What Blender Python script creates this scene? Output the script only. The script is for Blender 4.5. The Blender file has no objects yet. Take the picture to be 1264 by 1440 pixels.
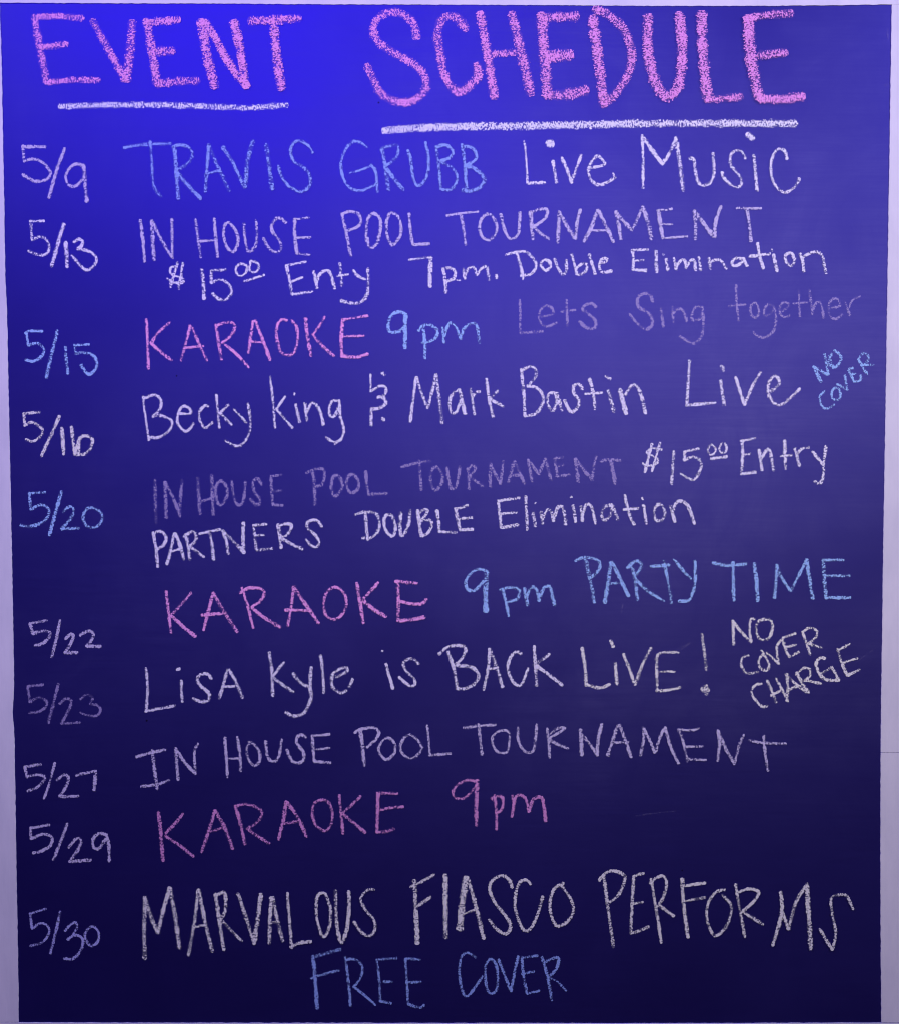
import bpy, math, random
from mathutils import Vector

random.seed(7)
S = bpy.context.scene
COL = S.collection

# ------------------------------------------------------------------ camera
HFOV = math.radians(40.0)
PITCH = math.radians(2.3)
DIST = 1.41
cd = bpy.data.cameras.new("camera")
cd.sensor_fit = 'HORIZONTAL'
cd.angle = HFOV
cd.clip_start = 0.02
cd.clip_end = 60
cam = bpy.data.objects.new("camera", cd)
cam.location = (0, -DIST * math.cos(PITCH), DIST * math.sin(PITCH))
cam.rotation_euler = (math.pi / 2 - PITCH, 0, 0)
COL.objects.link(cam)
S.camera = cam

S.cycles.filter_width = 1.15

# ------------------------------------------------------------------ exposure, world
S.view_settings.view_transform = 'Standard'
S.view_settings.look = 'None'
S.view_settings.exposure = 0
S.view_settings.gamma = 1
S.view_settings.use_curve_mapping = False
wd = bpy.data.worlds.new("World")
S.world = wd
wd.use_nodes = True
bg = wd.node_tree.nodes["Background"]
bg.inputs[0].default_value = (0.30, 0.26, 0.55, 1)
bg.inputs[1].default_value = 0.012


def area(name, loc, target, size, size_y, power, color, spread=180):
    l = bpy.data.lights.new(name, 'AREA')
    l.shape = 'RECTANGLE'
    l.size = size
    l.size_y = size_y
    l.energy = power
    l.color = color
    l.spread = math.radians(spread)
    o = bpy.data.objects.new(name, l)
    o.location = loc
    d = Vector(target) - Vector(loc)
    o.rotation_euler = d.to_track_quat('-Z', 'Y').to_euler()
    COL.objects.link(o)
    return o


# blue stage lamp above and in front of the board, its sheen falls on the top left
area("blue_lamp", (-0.33, -1.25, 1.02), (-0.1, 0, 0.1), 1.1, 0.55, 12.7, (0.18, 0.055, 1.0))
# room lamps high to both sides
area("room_lamp_left", (-2.0, -1.0, 1.95), (0, 0, 0.50), 0.5, 0.5, 12.2, (0.94, 0.85, 1.32), 95)
area("room_lamp_right", (2.05, -1.05, 1.35), (0, 0, 0.36), 0.5, 0.5, 9.8, (0.92, 0.90, 1.28), 95)
# dim pale light deeper in the room, mirrored softly on the right of the board
area("pale_lamp", (0.50, -1.9, 0.42), (0.18, 0, 0.18), 1.2, 0.45, 2.7, (1.0, 0.96, 0.34), 75)

# ------------------------------------------------------------------ photo geometry -> board plane
F_PX = 632.0 / math.tan(HFOV / 2)
FWD = Vector((0, math.cos(PITCH), -math.sin(PITCH)))
UPV = Vector((0, math.sin(PITCH), math.cos(PITCH)))
CAMP = Vector(cam.location)
BASE = Vector((0, 0, -0.665))


def pt(x, y, proud=0.0):
    """point of the board plane (proud of it by some metres), relative to the board's base"""
    d = FWD + Vector(((x - 632.0) / F_PX, 0, 0)) - UPV * ((y - 720.0) / F_PX)
    t = (-proud - CAMP.y) / d.y
    return CAMP + d * t - BASE


PX = DIST / F_PX      # metres per photo pixel at the middle of the board

# ------------------------------------------------------------------ materials


class NT:
    def __init__(self, name):
        self.m = bpy.data.materials.new(name)
        self.m.use_nodes = True
        self.t = self.m.node_tree
        self.t.nodes.clear()
        self.out = self.n('ShaderNodeOutputMaterial')

    def n(self, typ, **kw):
        nd = self.t.nodes.new(typ)
        for k, v in kw.items():
            setattr(nd, k, v)
        return nd

    def l(self, a, b):
        self.t.links.new(a, b)

    def val(self, sock, v):
        if hasattr(v, 'is_output') or isinstance(v, bpy.types.NodeSocket):
            self.l(v, sock)
        else:
            sock.default_value = v

    def math(self, op, a, b=0.0, c=None, clamp=False):
        nd = self.n('ShaderNodeMath', operation=op)
        nd.use_clamp = clamp
        self.val(nd.inputs[0], a)
        self.val(nd.inputs[1], b)
        if c is not None:
            self.val(nd.inputs[2], c)
        return nd.outputs[0]

    def noise(self, vec, scale, detail=2.0, rough=0.5, dist=0.0):
        nd = self.n('ShaderNodeTexNoise')
        nd.inputs['Scale'].default_value = scale
        nd.inputs['Detail'].default_value = detail
        nd.inputs['Roughness'].default_value = rough
        nd.inputs['Distortion'].default_value = dist
        self.l(vec, nd.inputs['Vector'])
        return nd.outputs['Fac']

    def mapping(self, vec, scale=(1, 1, 1), rot=(0, 0, 0)):
        nd = self.n('ShaderNodeMapping')
        nd.inputs['Scale'].default_value = scale
        nd.inputs['Rotation'].default_value = rot
        self.l(vec, nd.inputs['Vector'])
        return nd.outputs[0]

    def rng(self, v, a, b, c=0.0, d=1.0, smooth=False):
        nd = self.n('ShaderNodeMapRange')
        nd.interpolation_type = 'SMOOTHSTEP' if smooth else 'LINEAR'
        self.val(nd.inputs[0], v)
        self.val(nd.inputs[1], a)
        self.val(nd.inputs[2], b)
        self.val(nd.inputs[3], c)
        self.val(nd.inputs[4], d)
        return nd.outputs[0]

    def mix(self, f, a, b):
        nd = self.n('ShaderNodeMix', data_type='RGBA')
        self.val(nd.inputs[0], f)
        self.val(nd.inputs[6], a)
        self.val(nd.inputs[7], b)
        return nd.outputs[2]


def mat_board():
    k = NT("blue_black_board_paint")
    tc = k.n('ShaderNodeTexCoord').outputs['Object']
    # wiped chalk dust: broad clouds and fine sideways wiping streaks
    cloud = k.noise(k.mapping(tc, (2.2, 1, 3.0)), 1.0, 4.0, 0.6, 0.4)
    streak = k.noise(k.mapping(tc, (14, 1, 330)), 1.0, 3.0, 0.6)
    streak2 = k.noise(k.mapping(tc, (5, 1, 90), (0, 0.12, 0)), 1.0, 3.0, 0.6)
    swirl = k.noise(k.mapping(tc, (9, 1, 7)), 1.0, 5.0, 0.65, 1.6)
    grain = k.noise(tc, 900.0, 2.0, 0.6)
    sx = k.n('ShaderNodeSeparateXYZ')
    k.l(tc, sx.inputs[0])
    right = k.rng(sx.outputs[0], -0.18, 0.25, 0.22, 1.0, True)
    right = k.math('MULTIPLY', right, k.rng(sx.outputs[2], 0.22, 0.58, 0.04, 1.0, True))
    d = k.math('MULTIPLY', k.rng(cloud, 0.36, 0.70), k.rng(streak, 0.3, 0.75, 0.55, 1.0))
    d = k.math('MULTIPLY', d, k.rng(swirl, 0.28, 0.68, 0.38, 1.2))
    d = k.math('MULTIPLY', d, k.rng(streak2, 0.25, 0.7, 0.7, 1.1))
    dust = k.math('MULTIPLY', d, right)
    dust = k.math('MULTIPLY', dust, 0.085)
    base = k.mix(k.rng(swirl, 0.3, 0.7), (0.0040, 0.0018, 0.020, 1), (0.0055, 0.0028, 0.026, 1))
    # small pits and flecks where the paint is chipped
    vo = k.n('ShaderNodeTexVoronoi')
    vo.inputs['Scale'].default_value = 26
    vo.inputs['Randomness'].default_value = 1
    k.l(k.mapping(tc, (1, 1, 1)), vo.inputs['Vector'])
    sc = k.n('ShaderNodeSeparateColor')
    k.l(vo.outputs['Color'], sc.inputs[0])
    pit = k.math('MULTIPLY', k.math('LESS_THAN', vo.outputs['Distance'], 0.028),
                 k.math('GREATER_THAN', sc.outputs[0], 0.90))
    col = k.mix(dust, base, (0.62, 0.60, 0.62, 1))
    col = k.mix(pit, col, (0.004, 0.003, 0.008, 1))
    df = k.n('ShaderNodeBsdfDiffuse')
    df.inputs['Roughness'].default_value = 0.6
    k.l(col, df.inputs['Color'])
    gl = k.n('ShaderNodeBsdfGlossy')
    gl.inputs['Color'].default_value = (0.036, 0.031, 0.34, 1)
    k.l(k.mix(pit, (0.036, 0.031, 0.34, 1), (0.01, 0.008, 0.05, 1)), gl.inputs['Color'])
    rr = k.math('ADD', k.rng(cloud, 0.3, 0.7, 0.465, 0.515), k.rng(streak, 0.3, 0.7, -0.012, 0.012))
    k.l(rr, gl.inputs['Roughness'])
    bp = k.n('ShaderNodeBump')
    bp.inputs['Strength'].default_value = 0.10
    bp.inputs['Distance'].default_value = 0.0004
    hh = k.math('ADD', k.math('MULTIPLY', k.noise(tc, 260.0, 3.0, 0.6), 1.0), k.math('MULTIPLY', streak, 0.5))
    k.l(hh, bp.inputs['Height'])
    k.l(bp.outputs[0], gl.inputs['Normal'])
    k.l(bp.outputs[0], df.inputs['Normal'])
    ad = k.n('ShaderNodeAddShader')
    k.l(df.outputs[0], ad.inputs[0])
    k.l(gl.outputs[0], ad.inputs[1])
    k.l(ad.outputs[0], k.out.inputs['Surface'])
    return k.m


def mat_white(name, c0, c1, bump=0.25):
    k = NT(name)
    tc = k.n('ShaderNodeTexCoord').outputs['Object']
    a = k.noise(k.mapping(tc, (22, 22, 7)), 1.0, 6.0, 0.65)
    b = k.noise(k.mapping(tc, (220, 220, 24)), 1.0, 3.0, 0.6)
    p = k.n('ShaderNodeBsdfPrincipled')
    k.l(k.mix(k.rng(a, 0.35, 0.65), c0, c1), p.inputs['Base Color'])
    p.inputs['Roughness'].default_value = 0.75
    p.inputs['Specular IOR Level'].default_value = 0.15
    bp = k.n('ShaderNodeBump')
    bp.inputs['Strength'].default_value = bump
    bp.inputs['Distance'].default_value = 0.001
    k.l(k.math('ADD', b, a), bp.inputs['Height'])
    k.l(bp.outputs[0], p.inputs['Normal'])
    k.l(p.outputs[0], k.out.inputs['Surface'])
    return k.m


def mat_chalk(name, color, opacity, thr, soft=0.055, grain=(780, 380, 1), uneven=0.38):
    """dry chalk: a deposit broken by the tooth of the board, ragged at the stroke's edges"""
    k = NT(name)
    uv = k.n('ShaderNodeUVMap', uv_map='stroke').outputs[0]
    ed = k.n('ShaderNodeAttribute', attribute_name='edge').outputs['Fac']
    tc = k.n('ShaderNodeTexCoord').outputs['Object']
    g1 = k.noise(k.mapping(uv, grain), 1.0, 1.0, 0.5, 0.4)
    g2 = k.noise(tc, 620.0, 1.0, 0.5)
    big = k.noise(k.mapping(uv, (95, 60, 1)), 1.0, 2.0, 0.5)
    g = k.math('ADD', k.math('MULTIPLY', g1, 0.6), k.math('MULTIPLY', g2, 0.4))
    e3 = k.math('POWER', k.math('ABSOLUTE', ed), 3.0)
    t = k.math('ADD', k.math('MULTIPLY', e3, 0.19), thr)
    t = k.math('SUBTRACT', t, k.math('MULTIPLY', k.math('SUBTRACT', big, 0.5), uneven))
    t = k.math('ADD', t, k.n('ShaderNodeAttribute', attribute_name='press').outputs['Fac'])
    a = k.rng(k.math('SUBTRACT', g, t), 0.0, soft, 0.0, 1.0, True)
    haze = k.rng(e3, 0.0, 1.0, 0.11, 0.0)
    a = k.math('MAXIMUM', a, haze)
    a = k.math('MULTIPLY', a, opacity)
    p = k.n('ShaderNodeBsdfPrincipled')
    dark = tuple(c * 0.86 for c in color[:3]) + (1,)
    k.l(k.mix(k.rng(g2, 0.35, 0.65), dark, color), p.inputs['Base Color'])
    p.inputs['Roughness'].default_value = 1.0
    p.inputs['Specular IOR Level'].default_value = 0.0
    k.l(a, p.inputs['Alpha'])
    k.l(p.outputs[0], k.out.inputs['Surface'])
    return k.m


M_BOARD = mat_board()
M_FRAME = mat_white("white_frame_paint", (0.65, 0.625, 0.75, 1), (0.75, 0.715, 0.83, 1))
M_WALL = mat_white("white_wall_paint", (0.66, 0.64, 0.66, 1), (0.72, 0.70, 0.72, 1), 0.5)

PINK = (0.93, 0.40, 0.84, 1)
BLUE = (0.36, 0.57, 1.0, 1)
PERI = (0.50, 0.51, 0.97, 1)
LILAC = (0.74, 0.67, 0.97, 1)
WHITE = (0.82, 0.79, 0.97, 1)
CREAM = (0.85, 0.83, 0.85, 1)
CHALK = {
    'head': mat_chalk("pink_chalk_broadside", (0.92, 0.36, 0.83, 1), 0.92, 0.447, 0.05, (800, 330, 1), 0.26),
    'rule': mat_chalk("white_chalk_broadside", WHITE, 1.0, 0.442, 0.05, (820, 330, 1), 0.22),
    'pink': mat_chalk("pink_chalk", PINK, 0.95, 0.415),
    'pink2': mat_chalk("pink_chalk_light_hand", PINK, 0.72, 0.425),
    'blue': mat_chalk("blue_chalk", BLUE, 0.95, 0.415),
    'blue2': mat_chalk("blue_chalk_light_hand", (0.33, 0.47, 0.98, 1), 0.88, 0.425),
    'white': mat_chalk("white_chalk", WHITE, 0.98, 0.415),
    'white2': mat_chalk("white_chalk_light_hand", LILAC, 0.80, 0.415),
    'cream': mat_chalk("cream_chalk", CREAM, 0.98, 0.42),
    'ghost': mat_chalk("wiped_chalk", LILAC, 0.09, 0.42, 0.2),
    'peri': mat_chalk("pale_blue_chalk", PERI, 0.85, 0.415),
    'fade': mat_chalk("rubbed_white_chalk", (0.66, 0.55, 0.99, 1), 0.44, 0.37, 0.16, (780, 380, 1), 0.65),
}

# ------------------------------------------------------------------ structure and the board


def mesh_obj(name, verts, faces, mat, parent=None):
    me = bpy.data.meshes.new(name)
    me.from_pydata([tuple(v) for v in verts], [], faces)
    me.update()
    o = bpy.data.objects.new(name, me)
    COL.objects.link(o)
    me.materials.append(mat)
    if parent:
        o.parent = parent
    return o


def prism(name, outline, y0, y1, mat, parent, bevel=0.0):
    """outline: (x, z) points counter-clockwise as seen from the front, extruded from y1 (back) to y0 (front)"""
    n = len(outline)
    v = [(x, y0, z) for x, z in outline] + [(x, y1, z) for x, z in outline]
    f = [tuple(range(n)), tuple(range(2 * n - 1, n - 1, -1))]
    for i in range(n):
        j = (i + 1) % n
        f.append((i, i + n, j + n, j))
    o = mesh_obj(name, v, f, mat, parent)
    if bevel:
        b = o.modifiers.new("bevel", 'BEVEL')
        b.width = bevel
        b.segments = 2
        b.limit_method = 'ANGLE'
        b.angle_limit = math.radians(50)
    return o


wall = mesh_obj("wall", [(-3, .022, -1.6), (3, .022, -1.6), (3, .022, 1.6), (-3, .022, 1.6),
                         (-3, .12, -1.6), (3, .12, -1.6), (3, .12, 1.6), (-3, .12, 1.6)],
                [(0, 1, 2, 3), (5, 4, 7, 6), (4, 0, 3, 7), (1, 5, 6, 2), (3, 2, 6, 7), (4, 5, 1, 0)], M_WALL)
wall['kind'] = 'structure'

board = bpy.data.objects.new("chalkboard", None)
board.location = BASE
COL.objects.link(board)
board['label'] = "large dark blue chalkboard in a white painted frame, covered with a handwritten chalk event schedule"
board['category'] = "chalkboard"

BT = 0.0007     # how far the frame stands proud of the writing surface


def edge(points, step, amp):
    """measured edge resampled with the small wander of a hand-painted line"""
    out = []
    for (x0, y0), (x1, y1) in zip(points, points[1:]):
        n = max(1, int(math.hypot(x1 - x0, y1 - y0) / step))
        for i in range(n):
            t = i / n
            out.append((x0 + (x1 - x0) * t + random.uniform(-amp, amp) * (i > 0),
                        y0 + (y1 - y0) * t + random.uniform(-amp, amp) * (i > 0)))
    out.append(points[-1])
    return out


LEFT = [(-0.4, 3), (1, 50), (2.5, 100), (3.2, 150), (4.2, 200), (6, 295), (7.4, 395), (9, 420), (10.2, 460),
        (10.8, 500), (11.6, 540), (14, 650), (17, 800), (18.6, 890), (19.6, 950), (19, 978), (17.6, 1000),
        (19, 1020), (20.3, 1040), (23, 1235), (24.6, 1315), (25.6, 1380), (26.2, 1438)]
TOP = [(-0.4, 3), (40, 3.4), (160, 4), (320, 4.4), (460, 5.5), (600, 5.8), (760, 6.5), (920, 7.6), (1060, 7.7),
       (1150, 6.9), (1200, 6.3), (1254, 5.6)]
RIGHT = [(1254, 5.6), (1252.5, 100), (1248, 390), (1244.8, 600), (1242, 760), (1241, 850), (1238.8, 1000),
         (1238.4, 1058.6), (1238.1, 1120), (1238, 1240), (1238.4, 1310), (1239.3, 1438.4)]
BOTTOM = [(26.2, 1438), (240, 1438.6), (600, 1438.9), (900, 1439.3), (1239.3, 1438.4)]


def xz(p, proud=0.0):
    v = pt(p[0], p[1], proud)
    return (v.x, v.z)


def cl(*ps):
    return [xz(p, BT) for p in ps]


e_left = [xz(p, BT) for p in edge(LEFT, 5, 0.35)]
e_top = [xz(p, BT) for p in edge(TOP, 5, 0.35)]
k_r = RIGHT.index((1238.4, 1058.6))
e_r1 = [xz(p, BT) for p in edge(RIGHT[:k_r] + [(1238.4, 1058.4)], 5, 0.3)]
e_r2 = [xz(p, BT) for p in edge([(1238.4, 1058.9)] + RIGHT[k_r + 1:], 5, 0.3)]
e_bot = [xz(p, BT) for p in edge(BOTTOM, 6, 0.3)]
FW = 88     # frame width in photo pixels

lz, rz = xz((0, 3), BT)[1], xz((0, 5.6), BT)[1]
# writing panel, running a little under the frame
prism("writing_panel", [xz(p) for p in ((-12, 1452), (1280, 1452), (1280, -8), (-12, -8))], 0.0, 0.014, M_BOARD, board)
# top board runs over both sides, the sides butt against it
prism("frame_board", e_top + cl((1254 + FW, 6.4), (1254 + FW, 6 - FW), (-FW, 3 - FW), (-FW, 2.8)), -BT, 0.021, M_FRAME, board, 0.0002)
prism("frame_board", list(reversed(e_left)) + cl((-FW, 3.5), (26 - FW - 20, 1438)), -BT, 0.0205, M_FRAME, board, 0.0002)
prism("frame_board", [e_r1[0]] + e_r1[1:] + cl((1240 + FW, 1058.4), (1254 + FW, 7.1)), -BT, 0.0207, M_FRAME, board, 0.0002)
prism("frame_board", e_r2 + cl((1240 + FW, 1438.6), (1240 + FW, 1058.8)), -BT + 0.0001, 0.0203, M_FRAME, board, 0.0002)
prism("frame_board", cl((-20 - FW + 26, 1438.6)) + [(x, z - 0.0006) for x, z in e_bot] + cl((1240 + FW, 1439.2), (1240 + FW, 1440 + FW), (6 - FW, 1440 + FW)),
      -BT, 0.0209, M_FRAME, board, 0.0002)

# ------------------------------------------------------------------ chalk strokes


def catmull(p):
    out = []
    n = len(p)
    closed = p[0] == p[-1]
    for i in range(n - 1):
        p1, p2 = p[i], p[i + 1]
        p0 = p[i - 1] if i > 0 else (p[-2] if closed else p1)
        p3 = p[i + 2] if i + 2 < n else (p[1] if closed else p2)
        for s in range(8):
            t = s / 8
            out.append(tuple(0.5 * (2 * b + (c - a) * t + (2 * a - 5 * b + 4 * c - d) * t * t
                                    + (3 * b - a - 3 * c + d) * t ** 3) for a, b, c, d in zip(p0, p1, p2, p3)))
    out.append(p[-1])
    return out


def resample(p, step):
    out = [p[0]]
    acc = 0.0
    for a, b in zip(p, p[1:]):
        L = math.hypot(b[0] - a[0], b[1] - a[1])
        if L == 0:
            continue
        pos = step - acc
        while pos <= L:
            t = pos / L
            out.append((a[0] + (b[0] - a[0]) * t, a[1] + (b[1] - a[1]) * t))
            pos += step
        acc = (acc + L) % step
    if math.hypot(out[-1][0] - p[-1][0], out[-1][1] - p[-1][1]) > step * 0.3:
        out.append(p[-1])
    return out


class Word:
    def __init__(self):
        self.v, self.f, self.uv, self.ed, self.pr, self.k = [], [], [], [], [], 0

    def stroke(self, pts, w, smooth):
        if len(pts) == 1:
            pts = [pts[0], (pts[0][0] + 1, pts[0][1] + 1)]
        p = catmull(pts) if smooth or len(pts) > 2 else pts
        p = resample(p, 1.6)
        if len(p) < 2:
            p = [pts[0], pts[-1]]
        # a short lead-in and run-out with rounded ends
        (ax, ay), (bx, by) = p[0], p[1]
        L = math.hypot(ax - bx, ay - by) or 1
        e0 = (ax + (ax - bx) / L * w * .28, ay + (ay - by) / L * w * .28)
        (ax, ay), (bx, by) = p[-1], p[-2]
        L = math.hypot(ax - bx, ay - by) or 1
        e1 = (ax + (ax - bx) / L * w * .28, ay + (ay - by) / L * w * .28)
        p = [e0] + p + [e1]
        n = len(p)
        u = random.uniform(0, 9)
        vo = random.uniform(0, 9)
        wob, drift = 0.0, 0.0
        p0, p1 = random.gauss(0, 0.028), random.gauss(0, 0.028)    # pressure at both ends
        b0 = len(self.v)
        N = 4
        for i in range(n):
            a = p[max(0, i - 1)]
            c = p[min(n - 1, i + 1)]
            dx, dy = c[0] - a[0], c[1] - a[1]
            L = math.hypot(dx, dy) or 1
            nx, ny = -dy / L, dx / L
            wob = wob * 0.6 + random.uniform(-1, 1) * 0.12
            drift = drift * 0.8 + random.uniform(-1, 1) * 0.10
            hw = w * (0.515 if w < 9 else 0.56) * (1 + wob)
            if i in (0, n - 1):
                hw *= 0.55
            if i:
                u += math.hypot(p[i][0] - p[i - 1][0], p[i][1] - p[i - 1][1]) * PX
            lift = 0.00008 + self.k * 1.2e-6
            self.k += 1
            for j in range(N + 1):
                s = -1 + 2 * j / N
                q = pt(p[i][0] + nx * (hw * s + drift), p[i][1] + ny * (hw * s + drift), lift)
                self.v.append(q)
                self.uv.append((u, vo + s * hw * PX))
                self.ed.append(abs(s))
                self.pr.append(p0 + (p1 - p0) * i / n)
        for i in range(n - 1):
            for j in range(N):
                o = b0 + i * (N + 1) + j
                self.f.append((o, o + 1, o + N + 2, o + N + 1))

    def build(self, name, mat):
        o = mesh_obj(name, self.v, self.f, mat, board)
        me = o.data
        ul = me.uv_layers.new(name='stroke')
        for lp in me.loops:
            ul.data[lp.index].uv = self.uv[lp.vertex_index]
        at = me.attributes.new('edge', 'FLOAT', 'POINT')
        at.data.foreach_set('value', self.ed)
        ap = me.attributes.new('press', 'FLOAT', 'POINT')
        ap.data.foreach_set('value', self.pr)
        return o


def W(name, chalk, label, *groups, w=4.8):
    """groups: (origin x, origin y, scale, strokes); strokes are ';'-separated, '~' = curved, 'n|' = own width"""
    wd_ = Word()
    for ox, oy, sc, txt in groups:
        for s in txt.replace('\n', ' ').split(';'):
            s = s.strip()
            if not s:
                continue
            ww = w
            if '|' in s:
                a, s = s.split('|')
                ww = float(a)
            sm = s.startswith('~')
            pts = [tuple(float(q) for q in c.split(',')) for c in s.lstrip('~').split()]
            pts = [(ox + x / sc, oy + y / sc) for x, y in pts]
            wd_.stroke(pts, ww, sm)
    o = wd_.build(name, CHALK[chalk])
    o['label'] = label
    return o



# heading and its rules (photo pixels)
W('heading_word', 'head', 'large pink chalk word EVENT, heading of the schedule', (0, 0, 1, """
11|48,22 57,71 66,114; 10|53,23 85,22 116,25; 10|58,66 94,61; 9|65,115 100,112 139,112;
11|130,28 152,68 176,112; 13|186,30 183,70 178,112;
13|206,28 214,73 221,117; 11|207,31 252,27; 14|219,72 243,71; 13|221,117 250,114 278,113;
14|283,29 292,80 302,121; 12|288,30 305,56 322,88 347,119; 13|329,30 338,70 346,121;
12|351,29 390,27 421,25; 13|385,30 389,76 396,124"""))
W('heading_word', 'head', 'large pink chalk word SCHEDULE, heading of the schedule', (0, 0, 1, """
12|~586,52 581,32 563,18 543,18 529,28 525,43 534,60 553,73 573,84 591,97 600,116 593,133 573,143 553,141 535,130 525,111 516,91;
13|~655,40 643,25 630,22 619,31 615,51 619,76 625,105 637,124 649,128 663,117 672,106 670,90;
13|675,18 683,63 695,136; 14|719,18 730,61 746,131; 10|694,75 724,73;
16|761,20 765,76 770,135; 14|764,24 811,22; 16|772,79 802,76; 15|774,133 798,132 824,126;
15|833,24 840,76 849,147; 13|~836,12 856,21 876,40 887,68 886,94 873,121 855,142;
15|~911,22 911,72 920,112 932,132 943,133 955,115 959,72 955,19;
15|986,18 988,72 995,140; 11|995,140 1042,135;
16|1052,24 1056,81 1067,136; 12|1048,26 1073,21 1113,18; 13|1068,77 1105,73; 13|1068,138 1097,139 1129,135"""))
W('underline', 'rule', 'thick white chalk line under the word EVENT', (0, 0, 1, "9|84,149 152,147 228,147 320,150 350,151 404,147"))
W('underline', 'rule', 'long thick white chalk line under the word SCHEDULE', (0, 0, 1, "11|540,183 620,178 762,176 920,173 1050,173 1119,173"))

A = (0, 180, 4)
B = (316, 180, 4)
Cc = (632, 180, 4)
D = (870, 170, 4)
W('date', 'white2', 'pale chalk date 5/9', (*A, """125,103 255,103; 128,95 135,185; ~135,185 180,172 230,185 275,230 283,262 255,290 205,298 160,280 128,258;
5.2|365,112 320,230 275,390; ~465,212 430,200 390,225 370,270 380,310 410,328 445,310 475,275; 6|470,205 478,300 488,412"""))
W('event_word', 'blue2', 'blue chalk capitals TRAVIS', (*A, """5|695,110 770,95 845,88 960,85; 845,72 855,200 862,310 885,360 908,385;
6|980,100 990,200 1003,395; ~970,105 1010,92 1060,105 1083,140 1070,180 1030,215 990,240; 6|990,240 1040,300 1130,395;
5.5|1175,92 1165,220 1155,355; 6|1175,92 1215,190 1289,350; 3.5|1150,258 1240,235"""),
  (*B, """6|-10,105 45,190 110,330; 7|160,72 130,180 118,330; 7|235,90 250,200 268,340;
~495,135 470,95 425,70 385,85 372,135 390,185 440,215 475,255 482,310 450,350 420,355 370,330 325,280 302,210"""))
W('event_word', 'blue2', 'blue chalk capitals GRUBB', (*B, """~800,103 760,78 720,75 680,120 655,190 665,270 700,330 760,350 820,330 860,310; 3.6|705,250 760,235 825,210; ~825,205 850,245 860,355;
6|885,115 905,220 922,345; ~880,125 900,105 950,95 975,100 972,150 940,185 900,215; 6|905,220 950,280 1005,345;
~1030,120 1045,170 1060,270 1085,322 1120,300 1145,240 1145,150 1130,78;
1190,100 1205,220 1215,340; ~1190,105 1230,92 1265,105 1285,135 1262,165 1215,185; ~1215,190 1270,215 1305,260 1300,310 1265,345 1215,340"""),
  (*Cc, """5.5|70,90 85,190 95,340; 5.2|~70,100 120,105 150,140 145,175 110,200 85,205; 6|~85,210 140,225 185,265 195,295 165,335 110,352 70,345"""))
W('event_word', 'white', 'white chalk word Live beside blue capitals on the first event line', (*Cc, """4|420,72 430,180 437,305; 5|437,308 535,305; 9|550,78 580,92; 7|575,72 555,98; 580,182 600,305;
5.5|630,165 660,230 685,305; 740,150 710,230 685,305; ~790,222 870,205 860,180 830,155 795,190 780,240 795,290 840,318 890,300 930,275; 3|918,252 928,272"""))
W('event_word', 'white', 'white chalk word Music', (*D, """4.5|130,85 135,200 135,375; 6|130,80 185,160 245,240; 5.5|245,240 290,170 320,95; 7|320,92 340,220 360,388;
~395,210 420,215 430,280 445,340 470,360 515,345 535,290 530,180; ~712,210 690,170 655,165 625,200 635,255 680,310 690,350 665,368 620,350 585,310 580,285;
8|722,72 755,96; 758,190 768,290 778,390; 5|~945,212 935,170 905,155 870,185 855,250 865,330 900,385 945,398 990,370 1015,322"""), w=5)

E = (0, 290, 4)
F = (316, 280, 4)
G = (632, 270, 4)
H = (870, 270, 4)
W('date', 'white', 'white chalk date 5/13', (*E, """3.8|165,82 250,82; 5|172,82 180,188; ~180,188 225,170 260,185 277,225 265,262 235,274 195,265 160,250; 5.8|358,98 325,210 290,335;
6|370,200 378,340; ~415,200 445,183 465,200 455,225 435,240 480,245 525,265 543,300 525,335 490,357 455,335 405,275"""))
W('event_word', 'white2', 'pale chalk word IN at the start of the upper pool tournament line', (*E, "5|790,75 805,190 815,310; 5.5|855,80 860,200 868,300; 855,80 910,190 970,290; 4.5|968,70 968,180 970,290"))
W('event_word', 'white2', 'pale chalk word HOUSE on the upper pool tournament line', (*E, "1100,72 1115,180 1130,285; 1205,68 1215,180 1225,282; 3.6|1120,195 1215,190"),
  (*F, """~25,130 70,190 75,240 60,285 40,295 10,260 -5,200 0,150 25,130; ~108,135 115,220 130,285 145,292 175,260 183,200 178,118;
~345,130 320,108 290,108 265,150 275,190 310,230 318,275 295,298 255,280 218,218; 5.5|395,110 395,210 408,305; 4|390,112 475,102; 4|400,215 485,213; 4|408,305 480,310"""))
W('event_word', 'white2', 'pale chalk word POOL on the upper pool tournament line', (*F, """660,78 685,190 710,318; ~660,85 700,68 750,80 768,120 745,155 690,175;
5|~835,78 870,100 878,150 860,240 825,272 805,240 797,180 805,110 835,78; 5|~935,75 975,95 992,150 985,210 945,255 920,220 910,150 920,100 935,75; 1038,80 1045,170 1058,255; 1058,255 1150,250"""))
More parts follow.
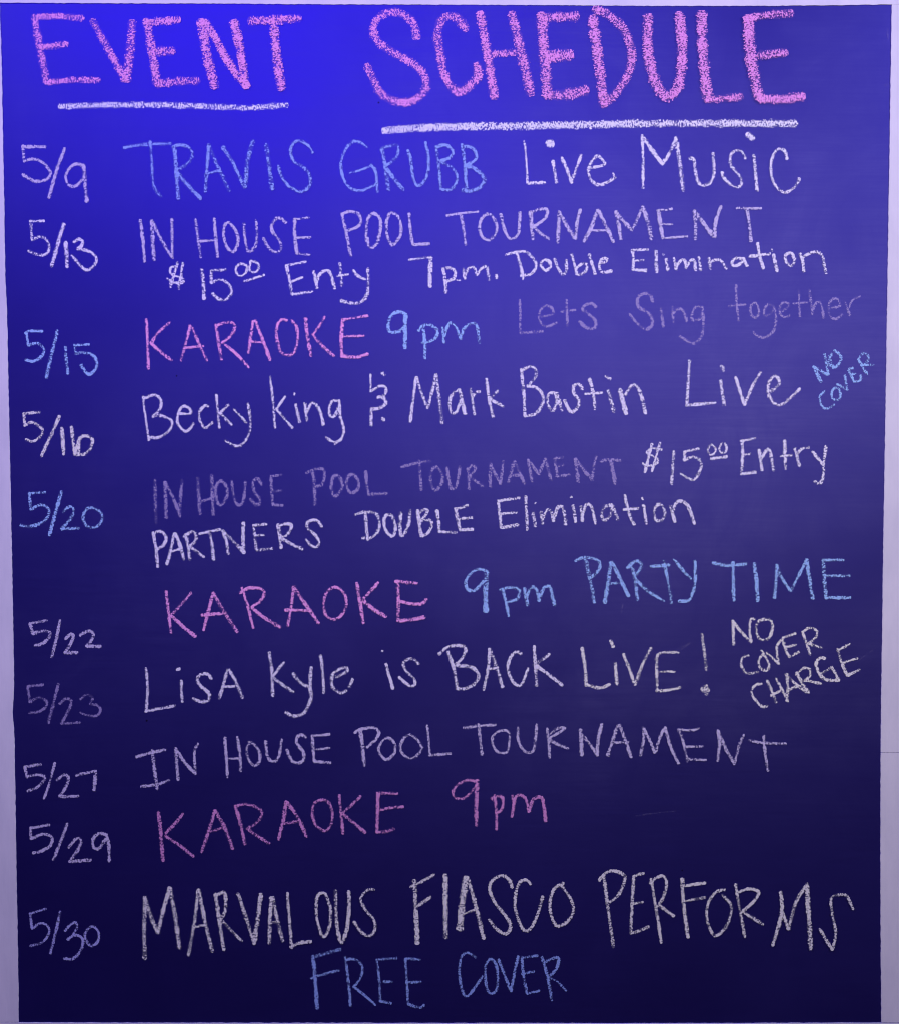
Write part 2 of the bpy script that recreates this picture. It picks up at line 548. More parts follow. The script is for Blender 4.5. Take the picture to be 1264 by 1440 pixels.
W('event_word', 'white2', 'pale chalk word TOURNAMENT on the upper pool tournament line', (*G, """3.8|-15,130 60,118 160,108; 62,118 78,200 90,295; ~215,122 185,140 168,190 180,245 220,268 258,235 265,185 240,135 215,122;
~288,122 303,190 325,245 355,260 385,235 392,180 395,112; 6|455,110 460,190 468,262; ~450,125 490,100 545,95 540,140 500,175 460,195; 470,190 510,230 558,262;
6|615,108 612,200 608,280; 5.5|615,110 660,190 705,260; 5|735,97 715,180 708,262; 5.5|830,100 795,200 755,275; 5.5|835,100 880,190 920,278; 3.6|795,215 885,213;
6|935,108 950,180 962,262; 5.5|935,108 980,165 1025,212; 4.5|1025,212 1060,140 1085,80; 6.5|1085,80 1115,170 1135,262; 6|1175,100 1185,180 1200,258; 4|1165,102 1250,93"""),
  (*H, "3.5|245,178 300,180; 3.2|248,258 385,248; 6|425,100 432,180 430,262; 6.5|425,105 480,180 540,250; 5|575,78 545,160 540,250; 4|662,88 800,90; 4.8|720,92 735,180 742,275"))
W('price', 'white', 'small white chalk price $15.00 on the third line', (*E, """3.6|~995,338 965,340 960,372 990,392 1025,400 1032,425 995,432 940,405; 4.4|1000,315 958,455; 4.4|1030,318 1005,465; 3|955,432 1035,418; 5.6|1135,355 1146,440 1150,520;
4.4|1185,362 1270,355; 1190,362 1190,430; ~1190,430 1230,412 1275,425 1302,465 1294,503 1265,525 1230,520 1195,490"""),
  (*F, "3.8|~90,362 65,385 70,420 95,430 120,410 125,375 90,362; 3.8|~150,345 190,365 188,395 165,408 140,395 145,360 150,345; 4|110,460 225,425"))
W('event_word', 'white', 'white chalk word Enty after the upper price', (*F, """348,370 365,450 380,535; 4|345,372 460,350; 3.8|380,462 440,438; 4.2|382,535 495,518; 5|500,405 510,440 520,500; 5.2|~515,470 540,415 580,400 600,430 620,500;
648,360 655,420 660,485; 3.8|635,430 695,422; 5|~725,400 750,430 790,450; 5.4|~805,390 808,470 800,540 760,580 710,582 655,570"""))
W('event_word', 'white', 'small white chalk time 7pm.', (*F, "4.2|1038,340 1160,325; 6.5|1158,325 1155,490; 5.6|1228,390 1240,450 1243,525"),
  (*G, "~-36,432 0,425 30,445 25,480 0,495 -25,500; 2|30,492 60,495; 78,430 85,485; ~85,470 105,430 135,420 155,465; 5|~155,465 175,430 205,415 215,450 222,490; 5.5|262,465 264,482"))
W('event_word', 'white', 'white chalk word Double in mixed letters', (*G, """4|315,350 380,335; 5.4|375,335 395,400 412,470; ~380,335 430,335 475,380 485,420 455,460 400,468; 3.6|412,470 412,490; ~540,380 515,395 515,420 540,440 565,420 560,390 540,380;
~590,375 605,420 635,462 655,440 655,380; 685,345 700,400 715,460; ~708,430 740,405 768,405 765,440 735,462 715,460; 5.2|785,350 800,400 818,458; ~845,400 885,385 875,370 850,380 840,420 855,448 880,450 910,442"""))
W('event_word', 'white', 'white chalk word Elimination at the right of the third line', (*H, """5|75,325 80,380 78,435; 4|75,325 165,322; 3.4|85,385 140,382; 78,435 155,440; 5.6|208,330 212,448; 265,375 275,440; 3|248,348 252,351;
310,370 322,435; ~322,420 345,385 370,385 378,425; 5|~378,425 400,385 425,385 430,438; 450,365 460,438; 505,370 515,430; ~512,395 540,380 575,385 605,430;
~700,375 660,370 635,395 650,415 690,395 705,375; 700,370 722,415; 780,285 790,350 812,428; 735,362 850,345; 4|860,322 862,328; 870,350 890,445;
~960,340 935,360 945,395 970,412 988,385 980,355 960,340; 1020,345 1035,390 1040,445; 5.2|~1030,365 1070,345 1110,335 1145,360 1165,455"""))

I = (0, 440, 4)
J = (190, 430, 4)
K = (440, 420, 4)
L = (700, 390, 4)
M = (948, 390, 4)
W('date', 'blue', 'blue chalk date 5/15', (*I, """4|~140,112 165,100 240,102; 4.2|148,108 160,182; ~160,182 210,168 245,200 240,235 210,262 180,272 145,262; 5.4|322,98 290,230 260,362;
4.4|368,190 370,210; 5.4|370,228 382,340; 4.2|418,180 500,175; 4.4|420,180 425,222; ~425,230 470,222 520,235 545,275 540,310 510,342 485,335 455,290"""))
W('event_word', 'pink', 'pink chalk word KARAOKE on the row of date 5/15', (*J, """4.6|65,75 70,200 75,352; 195,92 130,150 90,210; 5|88,205 140,255 205,305; 310,110 285,210 258,305; 318,115 360,210 405,308; 4|285,235 385,225;
5|455,105 470,200 485,302; ~455,115 500,95 550,95 560,130 530,175 490,205; 490,205 560,260 640,345; 665,85 650,180 638,262; 5|675,82 715,180 760,305; 4|650,200 725,205;
5|~855,80 825,75 800,110 798,180 820,255 855,275 895,262 915,190 910,120 880,80; 5.6|960,70 970,170 990,280; 4|1068,60 1030,120 1000,160; 5|998,160 1050,220 1118,280"""),
  (*K, "5.6|170,115 160,220 165,325; 4|170,115 240,105 310,95; 4|165,210 290,208; 5.4|165,320 240,328 310,310"))
W('event_word', 'blue', 'blue chalk time 9pm beside the upper pink word', (*K, """~520,85 490,72 450,85 425,130 430,180 460,188 500,175 520,140; 6.4|520,85 520,180 518,275; 620,150 630,240 632,335; ~595,178 620,148 665,148 700,175 690,220 650,240 615,245;
730,160 738,245; ~738,215 765,140 800,150 830,225; ~830,225 850,165 890,138 920,150 935,250"""))
W('event_word', 'fade', 'faded chalk word Lets', (*L, "3.8|122,125 125,200 125,310; 4.2|125,312 250,302; ~240,220 310,205 300,170 265,158 235,190 232,235 260,272 295,270 330,252; 4|385,125 390,272; 3.4|355,192 435,182; 4.8|~550,165 525,145 490,155 475,180 510,205 545,240 545,280 515,288 480,270 458,245"), w=4.2)
W('event_word', 'fade', 'faded chalk word Sing', (*L, "4.8|~870,135 855,95 815,92 785,115 790,165 840,195 868,235 860,275 825,288 780,255 740,205; 4.6|915,170 930,275; 980,165 988,255; 5|~985,195 1020,175 1045,195 1060,245; ~1145,165 1110,165 1090,210 1095,240 1135,232 1150,200; 4.6|~1148,165 1155,240 1145,330 1100,370 1060,355 1020,328"), w=4.2)
W('event_word', 'fade', 'faded chalk word together', (*M, """347,42 350,140 362,245; 3.6|308,160 400,150; ~455,140 430,160 430,205 455,225 475,200 470,165 455,140; ~555,160 525,150 505,185 510,215 540,205 560,170; 4.4|~558,165 572,230 555,305 510,335 470,330 445,305;
~595,195 645,160 630,140 600,150 592,195 615,222 650,212; 3.8|700,75 705,220; 3|668,145 750,140; 4.4|760,70 778,208; ~778,180 800,140 825,145 840,230; ~870,175 930,160 920,125 890,120 868,160 875,215 910,232 945,205; 960,135 988,215; 3|~980,180 1000,130 1045,105"""), w=4)

W('date', 'cream', 'cream chalk date 5/16', (*I, """4.2|130,565 222,558; 5|135,565 138,632; ~138,632 180,615 225,640 240,668 220,700 185,722 145,712; 5|335,580 290,680 232,805; 5.6|348,645 358,795;
5.6|402,640 412,720 420,795; ~420,790 450,705 490,692 520,715 505,765 470,795 425,798; 5|445,705 440,798"""))
W('event_word', 'white', 'white chalk word Becky', (*J, """4|45,508 60,630 78,755; ~50,520 110,500 145,530 140,580 110,610 100,625; ~100,615 150,618 200,640 208,670 185,710 130,740 78,738;
~250,605 310,605 305,575 270,565 245,600 240,660 280,705 310,690 328,660; ~412,562 385,565 362,600 365,640 395,685 435,655; 458,500 465,590 475,685; 4|525,555 475,605; 475,600 545,668; 558,582 625,655; ~635,550 650,640 640,720 600,780 560,785 510,758"""), w=4.5)
W('event_word', 'white', 'white chalk word king', (*J, """4|760,398 775,520 788,685; 4|845,510 795,580; 795,580 885,685; 3|898,490 898,500; 5|905,555 925,652; 5|955,548 968,645; 5|~965,600 995,545 1030,570 1050,620 1060,670;
~1145,535 1110,535 1092,580 1100,620 1125,615 1145,570; ~1148,530 1155,620 1175,690 1160,750 1120,765 1075,740; 4|1125,778 1165,745"""), w=4.5)
W('event_word', 'white', 'white chalk ampersand with two dots', (*K, "5.5|388,415 402,428; 3.6|325,425 325,520; ~325,520 380,490 410,500 405,540 365,555; 5|~365,550 400,560 410,590 370,615 325,620; 328,625 328,712; 6|392,672 398,684"), w=4.5)
W('event_word', 'white', 'white chalk word Mark', (*K, """582,440 565,560 548,690; 585,440 615,540 645,615; 645,615 670,520 692,425; 5.6|695,425 710,560 728,700; ~825,510 790,530 768,580 780,640 805,635 830,570; 6|825,510 855,645;
885,505 908,650; 4|~895,560 915,525 938,522; 5|975,450 990,560 1012,665; 4.4|1040,515 990,570; 990,560 1070,605"""), w=4.7)
W('event_word', 'white', 'white chalk word Bastin', (*L, """130,515 145,650 150,780; ~130,525 180,500 213,520 205,570 165,610; ~165,610 215,620 250,660 250,710 210,765 155,780; ~320,650 285,655 280,710 305,750 325,720 330,660; 6|325,650 360,745;
5.2|~475,630 455,600 425,610 425,650 455,690 445,735 410,755 385,720 375,690; 5.2|515,570 535,650 545,740; 4|490,655 585,648; 5|605,555 630,570; 6|620,635 635,690 650,755; 7|685,630 700,690 720,765; 5.4|~715,660 740,620 770,605 800,650 830,765"""), w=5)
W('event_word', 'white', 'white chalk word Live beside slanted blue words', (*M, "85,468 78,590 68,720; 5.4|68,718 230,705; 6.5|266,498 275,522; 5.4|260,580 280,718; 345,560 370,640 395,715; 485,535 440,610 395,715; 5.2|~540,640 590,600 580,560 555,558 530,600 530,660 570,712 610,712 660,670 705,625"), w=5)
W('event_word', 'blue', 'small slanted blue chalk word NO', (*M, "5.5|785,500 825,585; 5|790,505 830,530 865,545; 4.6|845,430 868,545; 4.5|~885,430 868,470 890,505 925,490 937,440 900,410; 3|870,440 895,500"), w=4.6)
W('event_word', 'blue', 'small slanted blue chalk word COVER at the right edge', (*M, """3.8|~845,640 818,670 830,720 860,738 900,715; ~905,620 885,645 890,680 920,690 935,660 925,625 905,620; 915,600 975,630; 960,550 970,630; 4.8|980,520 1010,585; 980,515 1005,510; 1000,545 1020,540; ~1010,585 1045,580 1050,550;
4.8|1035,460 1085,545; 4.6|~1035,460 1060,425 1090,440 1085,475 1055,495; 1060,490 1120,492"""), w=4)

N = (0, 620, 4)
O = (200, 630, 4)
P = (450, 620, 4)
Q = (680, 610, 4)
R = (890, 600, 4)
W('date', 'blue', 'blue chalk date 5/20', (*N, """4.4|160,295 255,288; 165,295 172,385; 5.2|~172,385 230,360 275,385 265,430 225,465 170,482 115,475; 5.4|345,285 310,410 278,530; ~355,400 390,370 415,390 395,440 345,495; 345,495 445,490; ~510,375 475,400 470,450 500,485 545,480 575,445 565,400 510,375"""))
W('event_word', 'fade', 'faded chalk word IN', (*O, "5.4|72,180 75,300 78,420; 5.6|130,190 132,290 135,392; 5|130,192 175,280 212,380; 5.4|225,182 215,280 210,385"))
W('event_word', 'fade', 'faded chalk word HOUSE', (*O, """5.6|312,170 320,270 325,370; 5.6|392,152 395,260 400,375; 4|335,300 395,280; ~440,185 415,220 420,290 440,320 475,280 480,240 465,200 440,185; 4.4|~505,185 515,270 540,320 570,295 580,190;
~672,205 650,172 625,190 630,240 660,285 655,318 630,312 610,285; 725,155 728,240 735,320; 4|725,158 785,150; 735,242 785,240; 735,320 790,322"""))
W('event_word', 'fade', 'faded chalk word POOL', (*O, "5.4|962,140 970,230 972,318; ~925,140 970,120 1020,120 1025,165 1010,205 975,215; ~1095,150 1068,180 1068,240 1090,272 1125,220 1120,180 1095,150; ~1185,148 1155,165 1150,215 1175,250 1210,235 1218,185 1185,148"),
  (*P, "258,170 265,250 275,305; 5.2|275,300 375,295"))
W('event_word', 'fade', 'faded chalk word TOURNAMENT', (*P, """460,145 540,125 620,112; 558,110 565,190 570,275; ~655,145 625,175 625,240 650,280 685,235 685,185 655,145; ~715,150 725,220 742,272 770,240 785,145; 5|830,155 838,270; ~830,165 855,135 872,160 840,200; 5|845,205 915,255;
5|958,125 955,200 958,260; 958,135 1010,235; 1030,115 1012,240; 1090,115 1060,230; 1095,115 1148,240; 4|1070,195 1130,192"""),
  (*Q, "248,145 272,268; 250,148 310,225; 310,225 345,140; 5.2|345,140 378,260; 5|400,140 412,240; 4|400,138 445,132; 4|405,185 450,175; 412,240 480,230; 5.6|515,140 530,270; 5.6|515,145 610,260; 630,125 605,260; 4.4|655,155 700,145 770,150; 6|715,150 740,280"))
W('price', 'white', 'white chalk price $15.00 right of the faded line', (*R, """3.6|~160,128 105,122 75,145 110,165 140,185 125,212 80,218 50,205; 4.2|105,95 65,255; 4.2|150,90 105,250; 5|228,138 222,230 215,322; 4.2|285,140 372,122; 290,140 288,190; ~288,188 340,170 378,195 380,235 345,295 310,290 268,265;
3.6|~440,100 420,125 428,152 450,155 465,125 440,100; 3.6|~500,92 485,120 492,145 520,140 525,110 515,95; 4.4|438,180 528,168"""))
W('event_word', 'white', 'white chalk word Entry', (*R, "615,75 615,170 608,268; 4.2|605,80 685,65; 3.4|615,158 660,152; 4.4|608,266 690,255; 5.2|708,130 725,245; 5|~718,190 745,140 770,135 790,245; 5.2|852,78 858,235; 4|830,165 895,160; 908,120 938,222; 4.2|~920,165 945,125 990,115; 1010,140 1070,215; 1085,108 1070,215; 5|~1070,215 1070,280 1050,318 1020,308"))

W('event_word', 'white', 'white chalk word PARTNERS', (*O, """62,475 78,570 88,668; ~58,485 100,468 135,500 120,545 80,570; 180,480 160,580 138,655; 5.4|185,480 215,550 235,625; 4|155,585 215,568; 5.2|245,485 260,560 268,628; ~235,500 285,470 305,500 295,530 260,555; 275,560 350,612;
4.4|322,482 440,458; 378,465 395,550 402,628; 5.4|455,465 475,530 485,595; 5.4|455,470 520,530 575,590; 5.4|570,420 568,510 572,590; 5|628,435 635,510 645,575; 4.2|625,435 700,428; 4.2|640,492 685,490; 4.6|645,575 735,565;
5.4|765,430 775,500 782,562; ~760,440 820,425 840,445 810,490 775,500; 790,510 850,545 905,568; ~1010,442 985,408 940,412 928,445 965,480 995,520 985,555 955,550 922,515"""))
W('event_word', 'white', 'white chalk capitals DOUBLE', (*P, """255,400 262,480 270,560; ~198,415 250,400 310,405 335,450 325,510 285,545 235,545; ~378,415 360,450 375,510 410,535 425,490 410,430 378,415; 5.4|~455,405 450,470 460,535 495,480 510,390; 5.4|550,390 560,465 570,535; ~550,405 590,385 605,395 585,430 560,450; ~565,450 610,445 630,465 610,515 575,535;
5.2|658,390 668,460 672,510; 672,510 765,515; 5.2|760,380 775,440 785,500; 4.2|760,385 830,362; 770,440 855,430; 785,500 858,497"""))
W('event_word', 'white', 'white chalk word Elimination right of capitals DOUBLE', (*Q, """80,375 90,460 98,530; 4.4|80,378 200,360; 4|92,450 185,442; 5.4|98,528 192,512; 235,352 240,450 243,540; 3|288,392 292,388; 275,440 290,520; 5.4|320,440 330,505; ~330,480 355,425 380,440 390,490; 5.2|~390,490 415,415 445,420 460,510;
4|488,358 495,352; 502,402 515,498; 5.2|545,410 555,490; ~552,460 575,400 605,410 628,505; ~720,400 680,410 662,455 680,485 710,460 722,410; 722,400 755,485; 792,345 815,440 845,512; 4|785,425 870,418; 4|890,360 895,368; 898,400 915,505;
~985,395 960,425 965,480 995,488 1018,460 1010,415 985,395; 1048,405 1075,495; 5.2|~1060,440 1085,385 1120,380 1150,410 1185,505"""))

Sx = (210, 780, 4)
T = (500, 770, 4)
U = (780, 760, 2.6116)
W('event_word', 'pink', 'pink chalk word KARAOKE above the row of date 5/22', (*Sx, """95,205 108,320 122,440; 235,215 180,280 120,345; 5.6|125,345 195,410 260,460; 358,215 335,310 305,425; 5.4|360,215 415,310 495,435; 5|295,340 420,330; 4.4|522,185 555,290 585,412; ~510,215 560,188 620,190 648,215 625,260 575,295; 5.8|580,300 640,350 735,408;
812,182 800,290 780,402; 5.6|812,182 880,280 955,388; 765,312 905,315; ~1045,182 1000,210 982,270 995,340 1040,365 1090,330 1110,270 1095,215 1045,182"""),
  (*T, "5.6|8,200 25,300 45,425; 4.6|128,198 80,250 35,300; 6.2|45,300 105,350 170,388; 5.2|238,190 242,300 238,415; 5.4|225,190 345,200; ~245,300 320,318 375,315 400,290; 5.6|238,412 320,405 388,390"))
W('event_word', 'blue', 'blue chalk time 9pm beside blue party words', (*T, """~740,135 695,122 650,140 620,190 630,235 670,240 720,190; 8|735,135 730,250 732,360; 825,230 845,310 860,388; ~812,238 870,225 920,240 905,290 850,305; 5.6|950,230 965,325; ~962,275 985,225 1015,235 1030,300; 5.4|~1030,300 1055,230 1090,220 1105,270 1118,325"""))
W('event_word', 'blue', 'blue chalk word PARTY', (*U, """6|110,65 128,140 145,228; 5|~75,75 110,62 160,75 160,110 125,140; 5.6|205,80 195,150 183,230; 5.6|210,80 235,130 270,205; 4|190,160 245,155; 5.6|280,80 295,150 303,218; ~265,100 300,75 318,95 290,135; 295,140 340,185 400,222;
352,95 420,90; 400,75 415,150 428,232; 438,70 470,110 500,140; ~515,75 515,150 495,215 455,222"""), w=5)
W('event_word', 'blue', 'blue chalk word TIME', (*U, "580,82 640,92 705,85; 5.4|655,80 655,150 658,220; 5.8|732,85 740,150 745,222; 815,90 812,150 807,212; 815,92 835,140 865,185; 865,185 895,130 925,70; 5.8|925,70 935,140 948,215; 5.8|985,75 990,140 995,212; 4.4|982,72 1060,72; 4.4|990,130 1082,130; 995,210 1085,210"), w=5)

V = (0, 850, 4)
Wt = (190, 900, 4)
X = (500, 880, 4)
Y = (780, 870, 4)
Z = (1000, 850, 4.788)
W('date', 'white2', 'white chalk date 5/22', (*V, "4|165,108 265,90; 5.2|170,110 185,165; ~185,165 235,150 282,160 265,200 230,225 195,232; 338,88 315,200 290,298; ~368,195 400,165 412,185 390,235 365,272; 5.4|365,272 435,272; ~450,175 495,150 525,165 510,210 485,235; 5.4|485,235 565,235"))
W('date', 'fade', 'dim rubbed chalk date 5/23', (*V, "155,462 242,452; 155,465 170,550; ~170,550 215,525 262,545 255,580 215,605 165,612; 4.6|328,448 300,560 272,668; ~335,560 370,532 400,545 385,600 345,672; 345,672 450,665; ~450,535 485,510 520,525 505,560; ~505,562 550,570 565,600 540,628 490,625 452,610"), w=4.2)
W('event_word', 'white', 'white chalk word LiSA', (*Wt, "62,160 70,280 62,405; 4.6|62,400 150,385 225,370; 4.6|235,168 252,162; 260,230 265,348; 5.2|~428,220 410,192 370,195 350,220 370,260 415,300 412,340 370,348 325,330; 5.2|520,170 500,240 475,330; 5.6|530,170 570,240 605,325; 4|490,265 575,260"))
W('event_word', 'white', 'white chalk word Kyle', (*Wt, "5.6|755,70 770,180 775,315; 838,128 775,205; 5.4|780,215 890,295; 5.6|~890,190 930,240 980,265; 5.8|~990,155 985,260 990,330 950,410 895,430 850,408; 5|1045,88 1058,200 1062,300; 5|~1130,210 1190,180 1190,160 1150,165 1110,200 1110,260 1150,298 1190,288; 5|1205,265 1225,220"))
W('event_word', 'white', 'white chalk word is', (*X, "4|150,142 155,146; 172,215 210,355; ~355,215 330,190 295,188 268,215 290,260 330,300 332,335 300,335 245,290"))
W('event_word', 'white', 'white chalk word BACK', (*X, """5.2|520,145 555,250 570,355; ~470,160 520,120 590,112 618,130 600,180 555,225; 5.4|~560,225 640,230 690,270 675,320 620,352 570,355; 752,130 745,240 718,362; 5.6|755,135 790,230 825,345; 4|735,250 800,235; ~930,158 900,148 870,180 855,240 880,310 915,338 940,320 968,240;
5|1003,115 1010,230 1018,338; 1090,162 1050,190 1000,225; 5.6|1015,225 1090,280 1160,335"""))
W('event_word', 'cream', 'cream chalk word LiVE', (*Y, """5.4|152,165 168,270 175,378; ~175,370 220,385 265,388 308,370; 6|312,125 328,158; 5.4|338,250 348,370; 385,200 420,290 450,372; 540,165 495,250 450,372; 575,205 572,300 575,408; 4.4|~565,230 590,195 640,190 695,190; 4|580,300 675,298; 4.8|570,408 640,402 710,385;"""), w=5)
W('exclamation_mark', 'cream', 'cream chalk exclamation mark', (*Y, "828,90 840,190 852,290; 9|830,395 862,405; 8|850,380 853,425"), w=5)
W('event_word', 'cream', 'small cream chalk word NO above slanted words', (*Z, "145,110 150,270; 145,115 205,190 268,255; 4.2|290,100 265,105 258,180 268,250; ~385,100 325,108 300,160 320,225 355,240 395,215 412,150 400,105"), w=4.7)
W('event_word', 'cream', 'small slanted cream chalk word COVER', (*Z, """~250,345 215,355 200,400 225,455 265,465 315,455; ~335,310 350,330 318,380 330,430 375,442 388,400 350,330; 370,325 455,400; 470,240 440,290 450,395; 4.6|480,230 500,300 525,355; 480,225 568,195; 500,290 570,270; 525,355 590,320; 4.6|615,185 640,260 665,340; ~612,190 660,158 710,175 705,220 645,270; 650,265 745,292"""), w=4.2)
W('event_word', 'cream', 'slanted cream chalk word CHARGE at the right edge', (*Z, """~338,535 295,545 270,590 300,650 345,690 378,685; 4.6|375,515 410,590 435,660; 435,500 480,580 515,655; 400,615 470,580; 5.4|505,470 515,560 510,650; 5|505,475 560,530 640,590; 510,580 580,550; 5|575,460 610,530 655,595; ~570,475 620,430 665,440 660,490 610,520; 630,510 740,535;
4.8|~765,365 735,360 705,400 730,470 780,510 860,510; 735,470 800,430; 810,420 860,515; 4.6|850,300 880,400 915,480; 850,310 932,268; 3.6|880,395 985,362; 4.6|915,480 1000,440"""), w=4.2)

AA = (0, 1030, 4)
BB = (180, 1010, 4)
CC = (450, 1010, 4)
DD = (632, 1000, 4)
EE = (860, 1000, 4)
W('date', 'white2', 'white chalk date 5/27', (*AA, "4.2|138,195 230,180; 140,195 150,250; ~150,250 205,240 250,250 235,285 200,315 155,330; 4|308,172 280,280 248,375; ~320,270 360,240 385,255 370,310 335,360; 4.8|335,362 440,360; 4.6|428,242 540,218; 5.4|538,220 530,325"), w=4.5)
W('event_word', 'white2', 'white chalk word IN above the lowest pink word', (*BB, "45,220 130,195 210,178; 5|138,180 150,290 165,400; 75,385 160,375 232,350; 5|268,170 275,260 282,348; 270,175 320,250 380,315; ~395,145 375,190 380,315"), w=4.6)
W('event_word', 'white2', 'white chalk word HOUSE above the lowest pink word', (*BB, "545,110 555,230 560,335; 5|615,108 630,200 635,298; 4|545,230 630,225; ~680,135 705,145 740,190 740,245 710,268 680,235 668,180 685,140; ~775,130 785,210 815,245 850,215 865,120; 5|~1000,108 980,95 955,105 950,140 985,190 985,240 950,255 920,235 895,178; 5|1038,100 1042,180 1050,250; 4|1035,100 1135,92; 3.2|1060,178 1135,168; 1050,245 1140,252"), w=4.6)
W('event_word', 'white2', 'white chalk word POOL above the lowest time', (*CC, "5.8|228,65 240,170 250,268; ~195,82 235,62 295,55 332,75 315,120 265,165; ~385,112 350,130 330,180 355,225 385,232 420,195 420,145 385,112; ~510,95 465,125 455,180 485,218 525,225 568,185 565,145 510,95; 4|603,42 612,130 618,210; 618,210 735,200"), w=4.6)
W('event_word', 'white2', 'white chalk word TOURNAMENT on the lowest tournament line', (*CC, "808,55 890,45 985,38; 890,35 900,120 910,208"),
  (*DD, """4.2|~285,112 245,140 242,185 270,230 320,232 335,180 332,120 285,112; ~385,95 385,160 410,215 445,235 475,210 490,75; 5|548,100 558,180 562,262; 4.2|~560,155 600,130 650,95 600,100 565,130; 565,165 610,190 665,212; 5.4|735,105 740,180 742,250; 740,130 790,190 825,240; 5.2|855,75 835,160 828,250;
5.2|945,80 915,170 888,252; 5.2|955,80 990,170 1020,262; 4|925,180 1005,175"""),
  (*EE, "5.2|175,92 180,150 160,250; 180,100 215,170 240,235; 245,235 270,150 300,92; 300,92 330,200 375,298; 375,110 400,170 425,285; 3.8|372,105 450,108 490,98; 3.8|420,202 510,200; 4|420,270 530,278; 5.4|598,110 605,190 595,280; 5|600,115 640,210 690,300; 742,135 715,200 690,300; 775,165 850,180 980,185; 855,140 862,230 878,338"), w=4.7)
W('date', 'white2', 'white chalk date 5/29', (*AA, "4.4|170,540 278,522; 170,545 175,600; ~175,600 240,575 290,590 285,635 240,665 185,680; 378,515 340,620 300,718; ~385,650 430,600 455,610 440,660 390,728; 390,728 510,720; ~600,580 560,570 525,600 525,645 555,655 595,600; ~598,575 612,640 615,728"), w=4.8)
W('event_word', 'pink2', 'dull pink chalk word KARAOKE, the lowest of its kind', (*BB, """5.8|172,530 185,650 198,805; 310,540 260,600 210,650; 5.4|210,665 280,710 368,780; 5.2|488,520 460,620 415,755; 5.8|492,520 545,620 590,735; 4.4|460,640 540,615; 5.6|605,495 635,600 658,710; ~600,500 655,485 720,500 755,535 730,585 670,625; 5.2|675,625 730,665 795,705;
5.6|890,470 875,570 848,685; 5.6|895,475 955,560 1005,668; 4.4|875,595 965,580; ~1095,460 1050,480 1038,540 1060,605 1110,635 1145,595 1150,530 1130,475 1095,460"""),
  (*CC, "5.4|108,435 120,540 130,650; 228,440 185,485 130,530; 130,540 190,590 255,645; 5.2|328,425 325,530 320,645; 5.2|322,422 435,425; 4.6|325,520 400,505 468,500; 5.2|320,642 370,640 418,625"), w=4.8)
W('event_word', 'pink2', 'dull pink chalk time 9pm', (*DD, "~150,400 110,390 60,405 25,440 25,480 65,495 105,475 150,420; 6.2|155,390 150,520 150,645; 252,475 262,570 263,668; ~235,495 280,478 300,500 295,550 265,580; 352,475 360,530 350,595; ~350,590 370,490 400,475 430,500 445,568; 5.2|~445,568 470,500 515,488 530,540 540,620"))

FF = (0, 1240, 6.32)
GG = (180, 1230, 4)
HH = (400, 1220, 4)
II = (632, 1210, 4)
JJ = (900, 1220, 4)
W('date', 'peri', 'pale bluish chalk date 5/30', (*FF, "3.6|262,288 408,243; 268,290 285,420; ~285,420 350,375 410,385 438,430 415,500 360,550 270,575; 535,268 495,450 448,640; ~578,440 625,385 670,365 685,410 650,475; 4.6|~600,520 660,480 715,490 740,545 700,640 640,690 570,685; ~820,400 775,430 755,490 790,560 830,570 875,520 870,440 820,400"), w=4.2)
W('event_word', 'cream', 'tall cream chalk word MARVALOUS', (*GG, """6.6|95,130 92,300 95,475; 6.6|95,135 130,240 168,330; 6.6|168,330 200,200 235,75; 7|235,75 265,230 290,415; 5.4|395,85 375,270 340,455; 6|400,90 435,270 475,435; 4|380,295 440,285; 5.6|492,110 515,260 540,428; 5.6|~490,125 540,100 550,150 545,210 520,260; 530,260 580,315 640,375;
5.8|620,110 660,230 710,390; 6.6|748,112 730,250 710,390; 5.8|805,130 800,250 795,388; 6|815,130 840,250 872,375; 4|800,275 850,265; 898,105 910,260 922,415; ~915,410 960,388 1030,378; ~1100,105 1065,130 1062,230 1085,330 1105,352 1135,290 1140,200 1120,130 1100,105"""),
  (*HH, "5.4|~288,130 292,260 305,380 325,425 355,330 365,200 362,135; 4.5|~505,125 465,130 430,175 450,230 500,290 512,340 490,382 455,382 420,350 392,305"), w=5)
W('event_word', 'cream', 'tall cream chalk word FIASCO', (*HH, "6.6|732,75 740,250 748,430; 710,112 775,80 842,42; 755,215 825,168; 7.4|905,45 905,220 908,398; 9|1020,58 1000,200 985,350; 6|1030,58 1075,220 1120,402; 4|1015,258 1080,238"),
  (*II, "5|~352,155 335,110 295,88 245,110 225,160 250,230 310,310 340,360 335,400 305,415 260,385 222,335; ~455,135 430,112 395,125 370,190 368,270 400,370 430,400 465,370 500,290 522,205; ~640,130 590,160 565,230 570,310 605,372 660,345 695,290 680,220 625,140"), w=4.7)
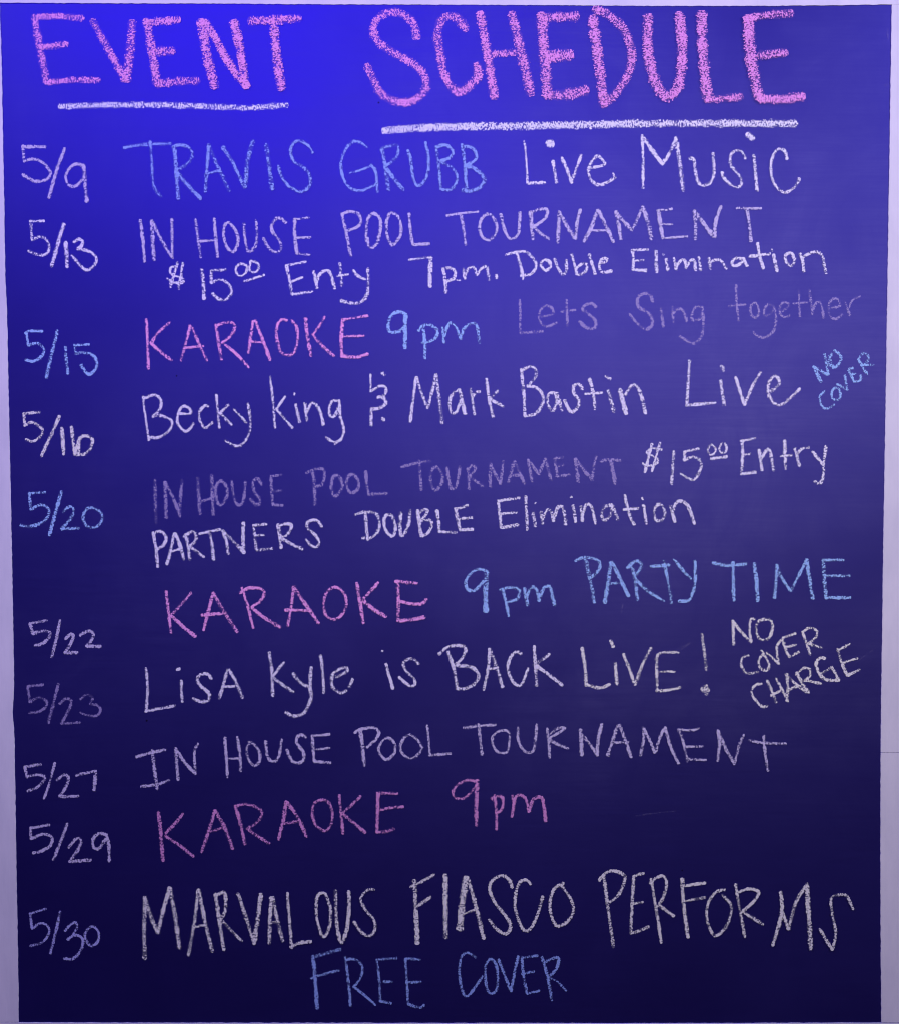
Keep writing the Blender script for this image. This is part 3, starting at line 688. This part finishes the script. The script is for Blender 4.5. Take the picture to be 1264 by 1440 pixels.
W('event_word', 'cream', 'tall cream chalk word PERFORMS', (*II, "5|865,90 890,270 920,490; ~840,115 880,70 930,62 980,85 980,130 945,200 900,235; 5|1035,90 1025,240 1018,412; ~1035,95 1060,80 1090,75; 1025,245 1085,238; 1018,412 1060,400 1118,375"),
  (*JJ, """60,65 85,210 118,425; ~55,90 90,60 130,50 148,90 130,165 100,220; 5.4|105,215 190,275; 5.6|235,65 245,220 268,395; 245,105 365,88; 250,190 365,170; ~475,125 420,145 380,210 375,290 400,365 430,385 480,340 508,270 510,210 460,155; 535,95 560,240 588,395; ~555,140 610,122 665,140 640,190 575,250; 5.4|575,250 690,322;
5.6|790,140 795,260 745,440; 5.4|795,240 835,350; 5.4|835,350 875,200 935,100; 7|938,95 948,270 960,460; 4.2|~1198,238 1165,165 1120,155 1075,175 1080,260 1100,370 1080,465; 1080,465 1010,348"""), w=4.7)
W('event_word', 'blue2', 'blue chalk word FREE at the bottom of the board', (*HH, "6.2|162,500 175,650 185,795; 5.4|180,500 315,462; 4|150,625 230,600 308,580; 4.6|342,505 360,640 372,780; ~345,518 400,520 438,560 430,620 390,675; 390,675 450,720 512,775; 520,520 535,640 538,755; 520,520 632,512; 560,645 605,645; 538,755 600,765; 680,515 690,640 695,770; 680,515 762,520; 685,650 768,645; 4.4|~695,770 740,785 770,790 785,775"), w=4.2)
W('event_word', 'blue2', 'blue chalk word COVER at the bottom of the board', (*II, "~148,548 100,522 65,550 55,640 75,745 100,765 140,720 185,655; ~225,555 200,600 205,700 225,750 260,735 272,660 260,590 235,555; 4.6|275,560 310,650 345,738; 4.6|385,540 365,630 345,738; 4.6|405,545 415,650 435,750; 3.8|405,550 495,538; 3.8|405,640 475,628; 435,752 505,735; 4.8|520,545 550,660 575,790; 4.6|~530,575 608,548 600,610 555,660; 3.2|560,665 600,680 655,735"), w=4.2)

# leftovers of wiped chalk
W('chalk_smudge', 'ghost', 'tiny chalk fleck high on the right edge', (0, 0, 1, "3|1249,40 1248,47 1249,54"))
W('chalk_smudge', 'ghost', 'small chalk fleck on the right edge beside the heading', (0, 0, 1, "4|1244,119 1250,117"))
W('chalk_smudge', 'ghost', 'faint wiped chalk stroke under the blue party word', (0, 0, 1, "2.5|875,851 873,862"))
W('chalk_smudge', 'ghost', 'faint long wiped chalk scratch right of the lowest time', (0, 0, 1, "2.2|893,1148 920,1144 950,1141"))
W('chalk_smudge', 'ghost', 'faint looping chalk scratch above the exclamation mark', (0, 0, 1, "2|~955,915 966,908 970,904 962,908 952,913"))
W('chalk_smudge', 'ghost', 'faint chalk scratch beside the slanted cream words', (0, 0, 1, "2|1205,930 1228,914"))
